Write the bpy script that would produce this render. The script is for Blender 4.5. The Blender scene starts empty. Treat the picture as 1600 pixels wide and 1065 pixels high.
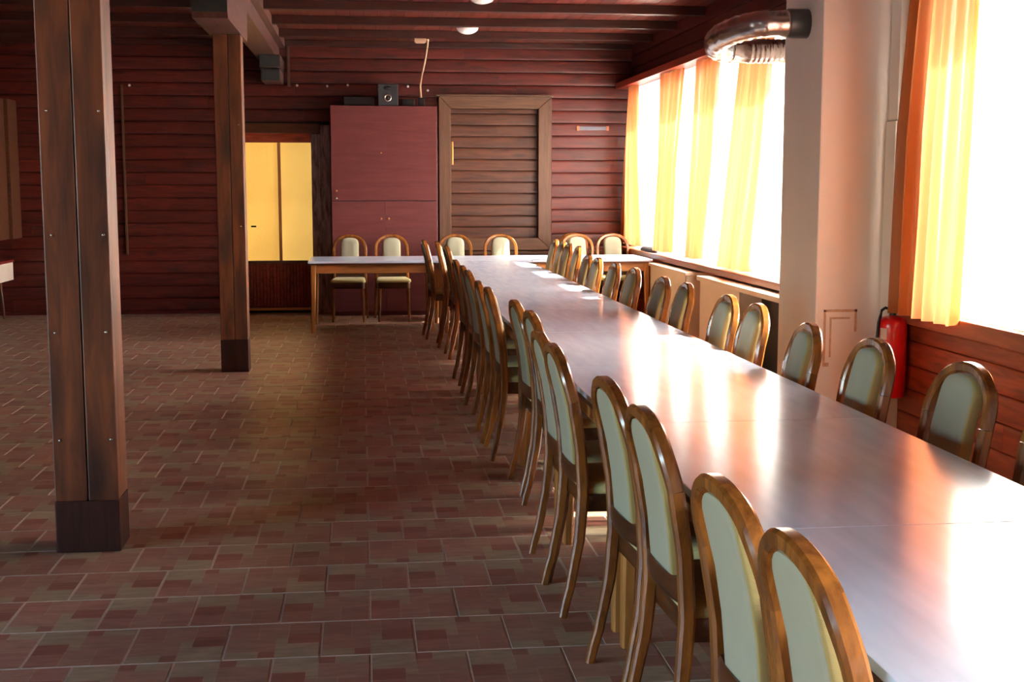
import bpy, bmesh, math, random
from mathutils import Vector, Matrix

random.seed(7)
PI = math.pi
SC = bpy.context.scene
COL = SC.collection

# ------------------------------------------------------------------ camera, sky, sun, exposure
H = 1.53
P, T = math.atan(242.5 / 2000), math.radians(6.625)
cp, sp, ct, st = math.cos(P), math.sin(P), math.cos(T), math.sin(T)
Wv, Rv, Uv = Vector((st*cp, ct*cp, -sp)), Vector((ct, -st, 0)), Vector((st*sp, ct*sp, cp))
cam_data = bpy.data.cameras.new('camera')
cam_data.lens, cam_data.sensor_width, cam_data.clip_start = 45.0, 36.0, 0.05
cam = bpy.data.objects.new('camera', cam_data)
COL.objects.link(cam)
m = Matrix.Identity(4)
for i in range(3):
    m[i][0], m[i][1], m[i][2] = Rv[i], Uv[i], -Wv[i]
m[2][3] = H
cam.matrix_world = m
SC.camera = cam

SC.view_settings.view_transform = 'Standard'
SC.view_settings.look = 'None'
SC.view_settings.gamma = 1.0
SC.view_settings.use_curve_mapping = False
SC.view_settings.exposure = 1.35
SC.cycles.max_bounces = 10
SC.cycles.diffuse_bounces = 5
SC.cycles.glossy_bounces = 4
SC.cycles.transmission_bounces = 8
SC.cycles.transparent_max_bounces = 12
SC.cycles.sample_clamp_indirect = 6.0
SC.cycles.use_denoising = True
SC.cycles.caustics_reflective = False

SUN_DIR = Vector((-1.0, 0.02, -0.87)).normalized()
world = bpy.data.worlds.new('sky')
SC.world = world
world.use_nodes = True
wn = world.node_tree
sky = wn.nodes.new('ShaderNodeTexSky')
sky.sky_type = 'NISHITA'
sky.sun_disc = False
sky.sun_elevation = math.asin(-SUN_DIR.z)
sky.sun_rotation = math.radians(90)
sky.air_density, sky.dust_density, sky.ozone_density = 1.0, 2.5, 1.0
wn.links.new(sky.outputs[0], wn.nodes['Background'].inputs[0])
wn.nodes['Background'].inputs[1].default_value = 2.9

sun_data = bpy.data.lights.new('sun', 'SUN')
sun_data.energy = 46.0
sun_data.angle = math.radians(0.6)
sun_data.color = (1.0, 0.95, 0.88)
sun = bpy.data.objects.new('sun', sun_data)
COL.objects.link(sun)
sun.rotation_euler = SUN_DIR.to_track_quat('-Z', 'Y').to_euler()
sun.location = (9, 6, 8)

def portal(name, loc, rot, sx, sy):
    d = bpy.data.lights.new(name, 'AREA')
    d.shape, d.size, d.size_y = 'RECTANGLE', sx, sy
    d.cycles.is_portal = True
    o = bpy.data.objects.new(name, d)
    o.location, o.rotation_euler = loc, rot
    COL.objects.link(o)

portal('window_portal', (3.62, 12.0, 1.78), (0, math.radians(90), 0), 1.95, 7.0)
portal('window_portal', (3.62, 6.1, 1.78), (0, math.radians(90), 0), 1.95, 2.2)
portal('window_portal', (-7.28, 0.2, 1.75), (0, math.radians(-90), 0), 1.9, 5.3)
portal('window_portal', (3.62, -0.7, 1.78), (0, math.radians(90), 0), 1.95, 4.1)

# ------------------------------------------------------------------ materials
def new_mat(name):
    mt = bpy.data.materials.new(name)
    mt.use_nodes = True
    return mt, mt.node_tree, mt.node_tree.nodes['Principled BSDF']

def srgb(r, g, b):
    f = lambda c: ((c/255)/12.92) if c/255 <= 0.04045 else ((c/255+0.055)/1.055)**2.4
    return (f(r), f(g), f(b), 1)

def node(nt, kind, **kw):
    n = nt.nodes.new(kind)
    for k, v in kw.items():
        setattr(n, k, v)
    return n

def rnd_coords(nt, scale):
    tc = node(nt, 'ShaderNodeTexCoord')
    oi = node(nt, 'ShaderNodeObjectInfo')
    mul = node(nt, 'ShaderNodeMath', operation='MULTIPLY'); mul.inputs[1].default_value = 41.0
    nt.links.new(oi.outputs['Random'], mul.inputs[0])
    add = node(nt, 'ShaderNodeVectorMath', operation='ADD')
    nt.links.new(tc.outputs['Object'], add.inputs[0]); nt.links.new(mul.outputs[0], add.inputs[1])
    mp = node(nt, 'ShaderNodeMapping'); mp.inputs['Scale'].default_value = scale
    nt.links.new(add.outputs[0], mp.inputs['Vector'])
    return mp.outputs[0], oi.outputs['Random'], add.outputs[0]

def wood(name, c1, c2, rough=0.4, scale=(1.2, 14, 14), knots=0.0, bump=0.15, vary=0.35, spec=0.5, sheen_rough=None, coat=0.0):
    mt, nt, b = new_mat(name)
    L = nt.links
    v, rnd, raw = rnd_coords(nt, scale)
    nz = node(nt, 'ShaderNodeTexNoise'); nz.inputs['Scale'].default_value = 2.2
    nz.inputs['Detail'].default_value = 6; nz.inputs['Roughness'].default_value = 0.62; nz.inputs['Distortion'].default_value = 0.6
    L.new(v, nz.inputs['Vector'])
    cr = node(nt, 'ShaderNodeValToRGB')
    cr.color_ramp.elements[0].position, cr.color_ramp.elements[1].position = 0.3, 0.7
    cr.color_ramp.elements[0].color, cr.color_ramp.elements[1].color = c1, c2
    L.new(nz.outputs[0], cr.inputs[0])
    col = cr.outputs[0]
    if knots > 0:
        mp = node(nt, 'ShaderNodeMapping')
        s = max(scale)
        mp.inputs['Scale'].default_value = tuple(2.0 if q < s*0.5 else 5.5 for q in scale)
        L.new(raw, mp.inputs['Vector'])
        vo = node(nt, 'ShaderNodeTexVoronoi'); vo.inputs['Scale'].default_value = 1.0
        L.new(mp.outputs[0], vo.inputs['Vector'])
        kr = node(nt, 'ShaderNodeValToRGB')
        kr.color_ramp.elements[0].position, kr.color_ramp.elements[1].position = (0.12, 0.42) if name == 'post_stain' else (0.05, 0.22)
        kr.color_ramp.elements[0].color = (1-knots, 1-knots, 1-knots, 1)
        kr.color_ramp.elements[1].color = (1, 1, 1, 1)
        L.new(vo.outputs['Distance'], kr.inputs[0])
        mx = node(nt, 'ShaderNodeMix', data_type='RGBA', blend_type='MULTIPLY'); mx.inputs[0].default_value = 1
        L.new(col, mx.inputs[6]); L.new(kr.outputs[0], mx.inputs[7])
        col = mx.outputs[2]
    hs = node(nt, 'ShaderNodeHueSaturation')
    mr = node(nt, 'ShaderNodeMapRange'); mr.inputs[3].default_value = 1 - vary; mr.inputs[4].default_value = 1 + vary
    L.new(rnd, mr.inputs[0]); L.new(mr.outputs[0], hs.inputs['Value']); L.new(col, hs.inputs['Color'])
    L.new(hs.outputs[0], b.inputs['Base Color'])
    b.inputs['Roughness'].default_value = rough
    b.inputs['Specular IOR Level'].default_value = spec
    b.inputs['Coat Weight'].default_value = coat
    b.inputs['Coat Roughness'].default_value = 0.4 if name == 'post_stain' else 0.15
    bp = node(nt, 'ShaderNodeBump'); bp.inputs['Strength'].default_value = bump; bp.inputs['Distance'].default_value = 0.004
    L.new(nz.outputs[0], bp.inputs['Height']); L.new(bp.outputs[0], b.inputs['Normal'])
    return mt

def plain(name, c, rough=0.5, metal=0.0, spec=0.5, noise=0.0, nscale=8, bump=0.0, stretch=(1, 1, 1), coat=0.0):
    mt, nt, b = new_mat(name)
    b.inputs['Base Color'].default_value = c
    b.inputs['Roughness'].default_value = rough
    b.inputs['Metallic'].default_value = metal
    b.inputs['Specular IOR Level'].default_value = spec
    b.inputs['Coat Weight'].default_value = coat
    b.inputs['Coat Roughness'].default_value = 0.1
    tc = node(nt, 'ShaderNodeTexCoord')
    mp = node(nt, 'ShaderNodeMapping'); mp.inputs['Scale'].default_value = stretch
    nz = node(nt, 'ShaderNodeTexNoise'); nz.inputs['Scale'].default_value = nscale; nz.inputs['Detail'].default_value = 4
    nt.links.new(tc.outputs['Object'], mp.inputs[0]); nt.links.new(mp.outputs[0], nz.inputs['Vector'])
    if noise > 0:
        hs = node(nt, 'ShaderNodeHueSaturation'); hs.inputs['Color'].default_value = c
        mr = node(nt, 'ShaderNodeMapRange'); mr.inputs[1].default_value = 0.3; mr.inputs[2].default_value = 0.7
        mr.inputs[3].default_value = 1-noise; mr.inputs[4].default_value = 1+noise
        nt.links.new(nz.outputs[0], mr.inputs[0]); nt.links.new(mr.outputs[0], hs.inputs['Value'])
        nt.links.new(hs.outputs[0], b.inputs['Base Color'])
    if bump > 0:
        bp = node(nt, 'ShaderNodeBump'); bp.inputs['Strength'].default_value = bump; bp.inputs['Distance'].default_value = 0.003
        nt.links.new(nz.outputs[0], bp.inputs['Height']); nt.links.new(bp.outputs[0], b.inputs['Normal'])
    return mt

def cloth(name, col, trans_col, see=0.0, trans=0.5):
    """woven cloth: diffuse + light coming through + open weave"""
    mt = bpy.data.materials.new(name); mt.use_nodes = True
    nt = mt.node_tree; nt.nodes.clear(); L = nt.links
    out = node(nt, 'ShaderNodeOutputMaterial')
    di = node(nt, 'ShaderNodeBsdfDiffuse'); di.inputs[0].default_value = col
    tr = node(nt, 'ShaderNodeBsdfTranslucent'); tr.inputs[0].default_value = trans_col
    tp = node(nt, 'ShaderNodeBsdfTransparent')
    m1 = node(nt, 'ShaderNodeMixShader'); m1.inputs[0].default_value = trans
    m2 = node(nt, 'ShaderNodeMixShader'); m2.inputs[0].default_value = see
    L.new(di.outputs[0], m1.inputs[1]); L.new(tr.outputs[0], m1.inputs[2])
    L.new(m1.outputs[0], m2.inputs[1]); L.new(tp.outputs[0], m2.inputs[2])
    L.new(m2.outputs[0], out.inputs[0])
    return mt

def pane_glass(name):
    mt = bpy.data.materials.new(name); mt.use_nodes = True
    nt = mt.node_tree; nt.nodes.clear(); L = nt.links
    out = node(nt, 'ShaderNodeOutputMaterial')
    gl = node(nt, 'ShaderNodeBsdfGlossy'); gl.inputs['Roughness'].default_value = 0.02
    tp = node(nt, 'ShaderNodeBsdfTransparent'); tp.inputs[0].default_value = (0.95, 0.97, 0.96, 1)
    fr = node(nt, 'ShaderNodeFresnel'); fr.inputs[0].default_value = 1.45
    mx = node(nt, 'ShaderNodeMixShader')
    L.new(fr.outputs[0], mx.inputs[0]); L.new(tp.outputs[0], mx.inputs[1]); L.new(gl.outputs[0], mx.inputs[2])
    L.new(mx.outputs[0], out.inputs[0])
    return mt

X_GRAIN, Y_GRAIN, Z_GRAIN = (1.2, 14, 14), (14, 1.2, 14), (14, 14, 1.2)
M = {}
M['plank'] = wood('plank_stain', srgb(54, 16, 12), srgb(104, 36, 26), 0.4, X_GRAIN, 0.5, 0.05, 0.16)
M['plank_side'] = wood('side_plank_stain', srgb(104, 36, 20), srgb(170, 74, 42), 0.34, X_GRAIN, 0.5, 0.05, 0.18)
M['end_grain'] = plain('dark_end_grain', srgb(34, 34, 30), 0.6, noise=0.2, nscale=12)
M['plank_brown'] = wood('hatch_plank_stain', srgb(56, 29, 18), srgb(96, 54, 33), 0.42, X_GRAIN, 0.5, 0.05, 0.16)
M['ceiling_plank'] = wood('ceiling_plank_stain', srgb(64, 24, 18), srgb(122, 50, 36), 0.28, X_GRAIN, 0.4, 0.05, 0.14)
M['beam_x'] = wood('joist_stain', srgb(40, 20, 16), srgb(70, 34, 27), 0.35, X_GRAIN, 0.4, 0.06, 0.08)
M['beam_y'] = wood('beam_stain', srgb(62, 36, 30), srgb(104, 64, 54), 0.42, Y_GRAIN, 0.4, 0.08, 0.05)
M['post'] = wood('post_stain', srgb(66, 33, 18), srgb(140, 80, 42), 0.42, (7, 7, 0.9), 0.62, 0.03, 0.12, coat=0.5)
M['post_foot'] = wood('post_foot_tar', srgb(44, 25, 21), srgb(76, 45, 34), 0.5, (9, 9, 0.9), 0.3, 0.05, 0.1, spec=0.3)
M['frame_brown'] = wood('frame_stain', srgb(74, 48, 33), srgb(106, 74, 52), 0.42, Z_GRAIN, 0.35, 0.05, 0.05)
M['frame_brown_x'] = wood('frame_stain_cross', srgb(74, 48, 33), srgb(106, 74, 52), 0.42, X_GRAIN, 0.35, 0.05, 0.05)
M['red_rail'] = wood('pelmet_stain', srgb(110, 30, 12), srgb(146, 48, 22), 0.4, Y_GRAIN, 0.0, 0.06, 0.05)
M['sill'] = wood('sill_stain', srgb(112, 52, 34), srgb(150, 78, 50), 0.35, Y_GRAIN, 0.2, 0.06, 0.05)
M['chair'] = wood('bentwood_varnish', srgb(84, 45, 16), srgb(158, 97, 40), 0.24, (9, 9, 2.2), 0.0, 0.04, 0.14, coat=0.4)
M['chair_rail'] = wood('chair_rail_varnish', srgb(50, 26, 13), srgb(88, 50, 24), 0.28, X_GRAIN, 0.0, 0.04, 0.1, coat=0.3)
M['beech'] = wood('table_beech', srgb(156, 96, 42), srgb(190, 128, 64), 0.36, Z_GRAIN, 0.0, 0.06, 0.1)
M['beech_x'] = wood('table_beech_rail', srgb(156, 94, 46), srgb(188, 126, 68), 0.36, X_GRAIN, 0.0, 0.06, 0.1)
M['edge_dark'] = plain('table_edge_band', srgb(72, 40, 24), 0.35)
M['plaster'] = plain('pillar_paint', srgb(222, 212, 200), 0.6, noise=0.03, nscale=3, bump=0.1, stretch=(1, 1, 0.3))
M['casing'] = plain('casing_paint', srgb(218, 208, 192), 0.5, noise=0.02)
M['rad_white'] = plain('convector_paint', srgb(222, 206, 184), 0.45, noise=0.02)
M['dark'] = plain('dark_void', srgb(34, 22, 20), 0.7)
M['black'] = plain('black_plastic', srgb(18, 18, 20), 0.42)
M['speaker'] = plain('speaker_front', srgb(44, 46, 50), 0.45, noise=0.06, nscale=40)
M['silver'] = plain('silver_ring', srgb(205, 205, 198), 0.25, 0.85)
M['brass'] = plain('brass', srgb(214, 160, 90), 0.28, 0.85)
M['foil'] = plain('crinkled_foil_duct', srgb(168, 160, 156), 0.24, 0.95, noise=0.1, nscale=30, bump=0.6)
M['duct_grey'] = plain('duct_sleeve', srgb(74, 70, 68), 0.35, 0.6)
M['red'] = plain('extinguisher_red', srgb(205, 12, 14), 0.28, coat=0.5)
M['red_top'] = plain('red_edge', srgb(120, 30, 26), 0.4)
M['cable'] = plain('beige_cable', srgb(196, 160, 128), 0.5)
M['white_plastic'] = plain('white_plastic', srgb(224, 222, 214), 0.5)
M['lamp_glass'] = plain('opal_glass', srgb(246, 244, 236), 0.2, coat=0.3)
M['plate_grey'] = plain('plate_grey', srgb(112, 112, 124), 0.4)
M['plate_orange'] = plain('plate_orange', srgb(196, 116, 64), 0.4)
M['glue'] = plain('old_glue', srgb(190, 156, 124), 0.8, noise=0.2, nscale=40)
M['jamb'] = wood('lacquer_painted_sheen', srgb(70, 66, 70), srgb(186, 178, 180), 0.2, (8, 8, 1.6), 0.4, 0.2, 0.05, coat=0.6)  # pale streaks painted into the colour imitate reflections in the lacquer
M['lump'] = plain('dark_matte', srgb(48, 34, 32), 0.85, noise=0.3, nscale=20)
M['outside'] = plain('pale_ground', srgb(205, 205, 200), 0.9)
M['render'] = plain('outer_render', srgb(190, 180, 165), 0.9)
M['white_table'] = plain('white_fascia', srgb(216, 196, 180), 0.5, noise=0.03)
M['glass'] = pane_glass('window_pane')
M['curtain'] = cloth('orange_curtain', srgb(186, 108, 54), srgb(182, 112, 72), 0.05, 0.42)
M['voile'] = cloth('white_voile', srgb(245, 243, 240), srgb(250, 248, 244), 0.42, 0.6)

# laminate table top, faint brushed streaks across
def laminate():
    mt, nt, b = new_mat('pale_laminate')
    L = nt.links
    tc = node(nt, 'ShaderNodeTexCoord'); mp = node(nt, 'ShaderNodeMapping'); mp.inputs['Scale'].default_value = (0.8, 5, 1)
    nz = node(nt, 'ShaderNodeTexNoise'); nz.inputs['Scale'].default_value = 4; nz.inputs['Detail'].default_value = 5
    L.new(tc.outputs['Object'], mp.inputs[0]); L.new(mp.outputs[0], nz.inputs['Vector'])
    cr = node(nt, 'ShaderNodeValToRGB')
    cr.color_ramp.elements[0].position, cr.color_ramp.elements[1].position = 0.3, 0.75
    cr.color_ramp.elements[0].color, cr.color_ramp.elements[1].color = srgb(192, 202, 220), srgb(208, 216, 232)
    L.new(nz.outputs[0], cr.inputs[0]); L.new(cr.outputs[0], b.inputs['Base Color'])
    mr = node(nt, 'ShaderNodeMapRange'); mr.inputs[3].default_value = 0.13; mr.inputs[4].default_value = 0.19
    L.new(nz.outputs[0], mr.inputs[0]); L.new(mr.outputs[0], b.inputs['Roughness'])
    b.inputs['Specular IOR Level'].default_value = 0.5
    bp = node(nt, 'ShaderNodeBump'); bp.inputs['Strength'].default_value = 0.03; bp.inputs['Distance'].default_value = 0.002
    L.new(nz.outputs[0], bp.inputs['Height']); L.new(bp.outputs[0], b.inputs['Normal'])
    return mt
M['laminate'] = laminate()

# woven upholstery
def upholstery(name, c, rough=0.85):
    mt, nt, b = new_mat(name); L = nt.links
    tc = node(nt, 'ShaderNodeTexCoord')
    w1 = node(nt, 'ShaderNodeTexWave', bands_direction='X'); w1.inputs['Scale'].default_value = 95
    w2 = node(nt, 'ShaderNodeTexWave', bands_direction='Z'); w2.inputs['Scale'].default_value = 95
    w3 = node(nt, 'ShaderNodeTexNoise'); w3.inputs['Scale'].default_value = 6
    L.new(tc.outputs['Object'], w1.inputs[0]); L.new(tc.outputs['Object'], w2.inputs[0]); L.new(tc.outputs['Object'], w3.inputs[0])
    ad = node(nt, 'ShaderNodeMath', operation='ADD'); L.new(w1.outputs['Fac'], ad.inputs[0]); L.new(w2.outputs['Fac'], ad.inputs[1])
    mr = node(nt, 'ShaderNodeMapRange'); mr.inputs[2].default_value = 2; mr.inputs[3].default_value = 0.86; mr.inputs[4].default_value = 1.1
    L.new(ad.outputs[0], mr.inputs[0])
    mu = node(nt, 'ShaderNodeMath', operation='MULTIPLY'); L.new(mr.outputs[0], mu.inputs[0])
    m2 = node(nt, 'ShaderNodeMapRange'); m2.inputs[3].default_value = 0.9; m2.inputs[4].default_value = 1.1
    L.new(w3.outputs[0], m2.inputs[0]); L.new(m2.outputs[0], mu.inputs[1])
    hs = node(nt, 'ShaderNodeHueSaturation'); hs.inputs['Color'].default_value = c
    L.new(mu.outputs[0], hs.inputs['Value']); L.new(hs.outputs[0], b.inputs['Base Color'])
    b.inputs['Roughness'].default_value = rough
    b.inputs['Sheen Weight'].default_value = 0.15
    bp = node(nt, 'ShaderNodeBump'); bp.inputs['Strength'].default_value = 0.2; bp.inputs['Distance'].default_value = 0.001
    L.new(ad.outputs[0], bp.inputs['Height']); L.new(bp.outputs[0], b.inputs['Normal'])
    return mt
M['sage'] = upholstery('sage_weave', srgb(154, 150, 126))
M['gimp'] = upholstery('yellow_gimp', srgb(168, 146, 88))
M['seat'] = upholstery('khaki_seat', srgb(180, 166, 108))

# cabinet laminate with broad horizontal grain
M['maroon'] = wood('maroon_laminate', srgb(92, 44, 43), srgb(108, 55, 54), 0.3, (1.0, 1, 9), 0.0, 0.02, 0.0)
M['maroon_seam'] = plain('cabinet_seam', srgb(60, 24, 26), 0.6)

# yellow textured door glass whose emission stands in for a lit room behind it
def door_glass(name, c, e):
    mt, nt, b = new_mat(name); L = nt.links
    b.inputs['Base Color'].default_value = c
    b.inputs['Roughness'].default_value = 0.22
    tc = node(nt, 'ShaderNodeTexCoord')
    vo = node(nt, 'ShaderNodeTexVoronoi'); vo.inputs['Scale'].default_value = 55
    L.new(tc.outputs['Object'], vo.inputs[0])
    bp = node(nt, 'ShaderNodeBump'); bp.inputs['Strength'].default_value = 0.4; bp.inputs['Distance'].default_value = 0.004
    L.new(vo.outputs['Distance'], bp.inputs['Height']); L.new(bp.outputs[0], b.inputs['Normal'])
    nz = node(nt, 'ShaderNodeTexNoise'); nz.inputs['Scale'].default_value = 2.0; nz.inputs['Detail'].default_value = 3
    L.new(tc.outputs['Object'], nz.inputs[0])
    mr = node(nt, 'ShaderNodeMapRange'); mr.inputs[1].default_value = 0.3; mr.inputs[2].default_value = 0.7
    mr.inputs[3].default_value = 0.85*e; mr.inputs[4].default_value = 1.15*e
    L.new(nz.outputs[0], mr.inputs[0]); L.new(mr.outputs[0], b.inputs['Emission Strength'])
    b.inputs['Emission Color'].default_value = c
    return mt
M['door_glass_plain'] = door_glass('yellow_glass', srgb(228, 178, 86), 0.34)
M['door_glass'] = door_glass('textured_yellow_glass', srgb(226, 182, 94), 0.36)

# tile colours
def tilemat(name, c, rough=0.4):
    mt, nt, b = new_mat(name); L = nt.links
    v, rnd, raw = rnd_coords(nt, (6, 22, 6))
    nz = node(nt, 'ShaderNodeTexNoise'); nz.inputs['Scale'].default_value = 2.0; nz.inputs['Detail'].default_value = 5
    L.new(v, nz.inputs[0])
    mr = node(nt, 'ShaderNodeMapRange'); mr.inputs[1].default_value = 0.3; mr.inputs[2].default_value = 0.7
    mr.inputs[3].default_value = 0.82; mr.inputs[4].default_value = 1.18
    L.new(nz.outputs[0], mr.inputs[0])
    m2 = node(nt, 'ShaderNodeMapRange'); m2.inputs[3].default_value = 0.9; m2.inputs[4].default_value = 1.1
    L.new(rnd, m2.inputs[0])
    mu = node(nt, 'ShaderNodeMath', operation='MULTIPLY'); L.new(mr.outputs[0], mu.inputs[0]); L.new(m2.outputs[0], mu.inputs[1])
    hs = node(nt, 'ShaderNodeHueSaturation'); hs.inputs['Color'].default_value = c
    L.new(mu.outputs[0], hs.inputs['Value']); L.new(hs.outputs[0], b.inputs['Base Color'])
    b.inputs['Roughness'].default_value = rough
    bp = node(nt, 'ShaderNodeBump'); bp.inputs['Strength'].default_value = 0.12; bp.inputs['Distance'].default_value = 0.003
    L.new(nz.outputs[0], bp.inputs['Height']); L.new(bp.outputs[0], b.inputs['Normal'])
    return mt
TILE_MATS = [tilemat('tile_joint_print', srgb(176, 154, 130)), tilemat('tile_red', srgb(160, 114, 95)), tilemat('tile_dark_red', srgb(144, 92, 76)),
             tilemat('tile_light_red', srgb(164, 124, 102)), tilemat('tile_taupe', srgb(166, 146, 116))]
M['grout'] = plain('grout', srgb(206, 194, 180), 0.8, noise=0.1, nscale=30)

# ------------------------------------------------------------------ helpers
def finish(name, bm, mats, parent=None, smooth=False):
    me = bpy.data.meshes.new(name)
    bm.to_mesh(me); bm.free()
    for k in (mats if isinstance(mats, (list, tuple)) else [mats]):
        me.materials.append(M[k] if isinstance(k, str) else k)
    if smooth:
        me.shade_smooth()
        if smooth != 'all':
            me.set_sharp_from_angle(angle=math.radians(smooth if smooth > 1 else 40))
    o = bpy.data.objects.new(name, me)
    COL.objects.link(o)
    if parent: o.parent = parent
    return o

def box(bm, x0, x1, y0, y1, z0, z1, bev=0.0, mat=0):
    r = bmesh.ops.create_cube(bm, size=1)
    vs = r['verts']
    for v in vs:
        v.co = Vector(((x0+x1)/2 + v.co.x*(x1-x0), (y0+y1)/2 + v.co.y*(y1-y0), (z0+z1)/2 + v.co.z*(z1-z0)))
    fs = set(f for v in vs for f in v.link_faces)
    for f in fs: f.material_index = mat
    if bev > 0:
        es = list(set(e for v in vs for e in v.link_edges))
        bmesh.ops.bevel(bm, geom=es, offset=bev, segments=2, profile=0.6, affect='EDGES', clamp_overlap=True)
    return vs

def boxo(name, mat, x0, x1, y0, y1, z0, z1, parent=None, bev=0.0):
    """a box whose origin sits at its own centre"""
    bm = bmesh.new()
    cx, cy, cz = (x0+x1)/2, (y0+y1)/2, (z0+z1)/2
    box(bm, x0-cx, x1-cx, y0-cy, y1-cy, z0-cz, z1-cz, bev)
    o = finish(name, bm, mat, parent)
    o.location = (cx, cy, cz)
    return o

def empty(name, loc, rz=0.0):
    o = bpy.data.objects.new(name, None)
    o.empty_display_size = 0.1
    o.location, o.rotation_euler = loc, (0, 0, rz)
    COL.objects.link(o)
    return o

def tag(o, label=None, cat=None, group=None, kind=None):
    if label: o['label'] = label
    if cat: o['category'] = cat
    if group: o['group'] = group
    if kind: o['kind'] = kind
    return o

def adopt(o, root):
    """parent a piece given in world coordinates to a thing that stands at root (unrotated)"""
    o.location = Vector(o.location) - Vector(root.location)
    o.parent = root
    return o

def sweep(bm, pts, w, d, side, n=8, taper=None, closed_ends=True, mat=0):
    """rounded-rectangle section (w along `side`, d across it) swept along pts"""
    side = Vector(side) if not callable(side) else side
    rings = []
    N = len(pts)
    for i, p in enumerate(pts):
        p = Vector(p)
        t = (Vector(pts[min(i+1, N-1)]) - Vector(pts[max(i-1, 0)])).normalized()
        s = (side(i) if callable(side) else side)
        s = (s - t*s.dot(t)).normalized()
        u = t.cross(s).normalized()
        k = taper(i/(N-1)) if taper else 1.0
        ring = []
        for j in range(n):
            a = 2*PI*(j+0.5)/n
            ca, sa = math.cos(a), math.sin(a)
            e = 0.55
            ring.append(bm.verts.new(p + s*(math.copysign(abs(ca)**e, ca)*w*k/2*1.04) + u*(math.copysign(abs(sa)**e, sa)*d*k/2*1.04)))
        rings.append(ring)
    for a, b in zip(rings, rings[1:]):
        for j in range(n):
            f = bm.faces.new((a[j], a[(j+1) % n], b[(j+1) % n], b[j])); f.material_index = mat
    if closed_ends:
        for r, rev in ((rings[0], True), (rings[-1], False)):
            f = bm.faces.new(list(reversed(r)) if rev else r); f.material_index = mat
    return rings

def tube(bm, pts, r, n=8):
    rings = []
    N = len(pts)
    ref = Vector((0.3, 0.1, 1)).normalized()
    for i, p in enumerate(pts):
        t = (Vector(pts[min(i+1, N-1)]) - Vector(pts[max(i-1, 0)])).normalized()
        s = ref - t*ref.dot(t)
        if s.length < 0.05: s = Vector((1, 0, 0)) - t*t.x
        s.normalize(); u = t.cross(s)
        rr = r(i/(N-1)) if callable(r) else r
        rings.append([bm.verts.new(Vector(p) + (s*math.cos(2*PI*j/n) + u*math.sin(2*PI*j/n))*rr) for j in range(n)])
    for a, b in zip(rings, rings[1:]):
        for j in range(n):
            bm.faces.new((a[j], a[(j+1) % n], b[(j+1) % n], b[j]))
    bm.faces.new(list(reversed(rings[0]))); bm.faces.new(rings[-1])

def lathe(bm, prof, n=24, axis='Z', center=(0, 0, 0)):
    """prof: list of (r, h)"""
    c = Vector(center); rings = []
    for r, h in prof:
        ring = []
        for j in range(n):
            a = 2*PI*j/n
            x, y = math.cos(a)*max(r, 1e-4), math.sin(a)*max(r, 1e-4)
            v = {'Z': Vector((x, y, h)), 'Y': Vector((x, h, y)), 'X': Vector((h, x, y))}[axis]
            ring.append(bm.verts.new(c + v))
        rings.append(ring)
    for a, b in zip(rings, rings[1:]):
        for j in range(n):
            bm.faces.new((a[j], a[(j+1) % n], b[(j+1) % n], b[j]))
    bm.faces.new(list(reversed(rings[0]))); bm.faces.new(rings[-1])
    bmesh.ops.recalc_face_normals(bm, faces=bm.faces)

# ------------------------------------------------------------------ the setting
XL, XR, YR, YB, ZC = -7.0, 3.32, -3.0, 15.72, 3.24
PITCH = 0.15

def struct(name, bm_or_obj, mat=None, smooth=False):
    o = finish(name, bm_or_obj, mat, smooth=smooth) if mat is not None else bm_or_obj
    o['kind'] = 'structure'
    return o

bm = bmesh.new(); box(bm, XL-0.3, XR+0.28, YR-0.3, YB+0.3, -0.2, -0.0022)
floor = struct('floor', bm, 'grout')
bm = bmesh.new(); box(bm, XL-0.3, XR+0.28, YR-0.3, YB+0.3, ZC+0.016, ZC+0.2)
ceiling = struct('ceiling', bm, 'dark')
bm = bmesh.new(); box(bm, XL-0.3, XR+0.28, YB, YB+0.25, -0.2, ZC+0.2)
wall_back = struct('wall_back', bm, 'dark')
bm = bmesh.new()
WIN_R = [(8.62, 15.42), (5.05, 7.15), (-2.7, 1.3)]
ZS, ZT = 0.80, 2.72
ys = [YR-0.25, 5.62, 7.15, 8.62, 15.42, YB]
for a, b in ((YR-0.25, -2.7), (1.3, 5.05), (7.15, 8.62), (15.42, YB)): box(bm, XR, XR+0.25, a, b, -0.2, ZC+0.2)
for a, b in WIN_R:
    box(bm, XR, XR+0.25, a, b, -0.2, ZS); box(bm, XR, XR+0.25, a, b, ZT, ZC+0.2)
wall_right = struct('wall_right', bm, 'render')
bm = bmesh.new()
box(bm, XL-0.25, XL, YR-0.25, -2.4, -0.2, ZC+0.2); box(bm, XL-0.25, XL, 2.8, YB, -0.2, ZC+0.2)
box(bm, XL-0.25, XL, -2.4, 2.8, -0.2, 0.8); box(bm, XL-0.25, XL, -2.4, 2.8, 2.7, ZC+0.2)
wall_left = struct('wall_left', bm, 'plank')
bm = bmesh.new()
box(bm, XL, XR, YR-0.25, YR, -0.2, ZC+0.2)
wall_front = struct('wall_front', bm, 'plank')

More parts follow.
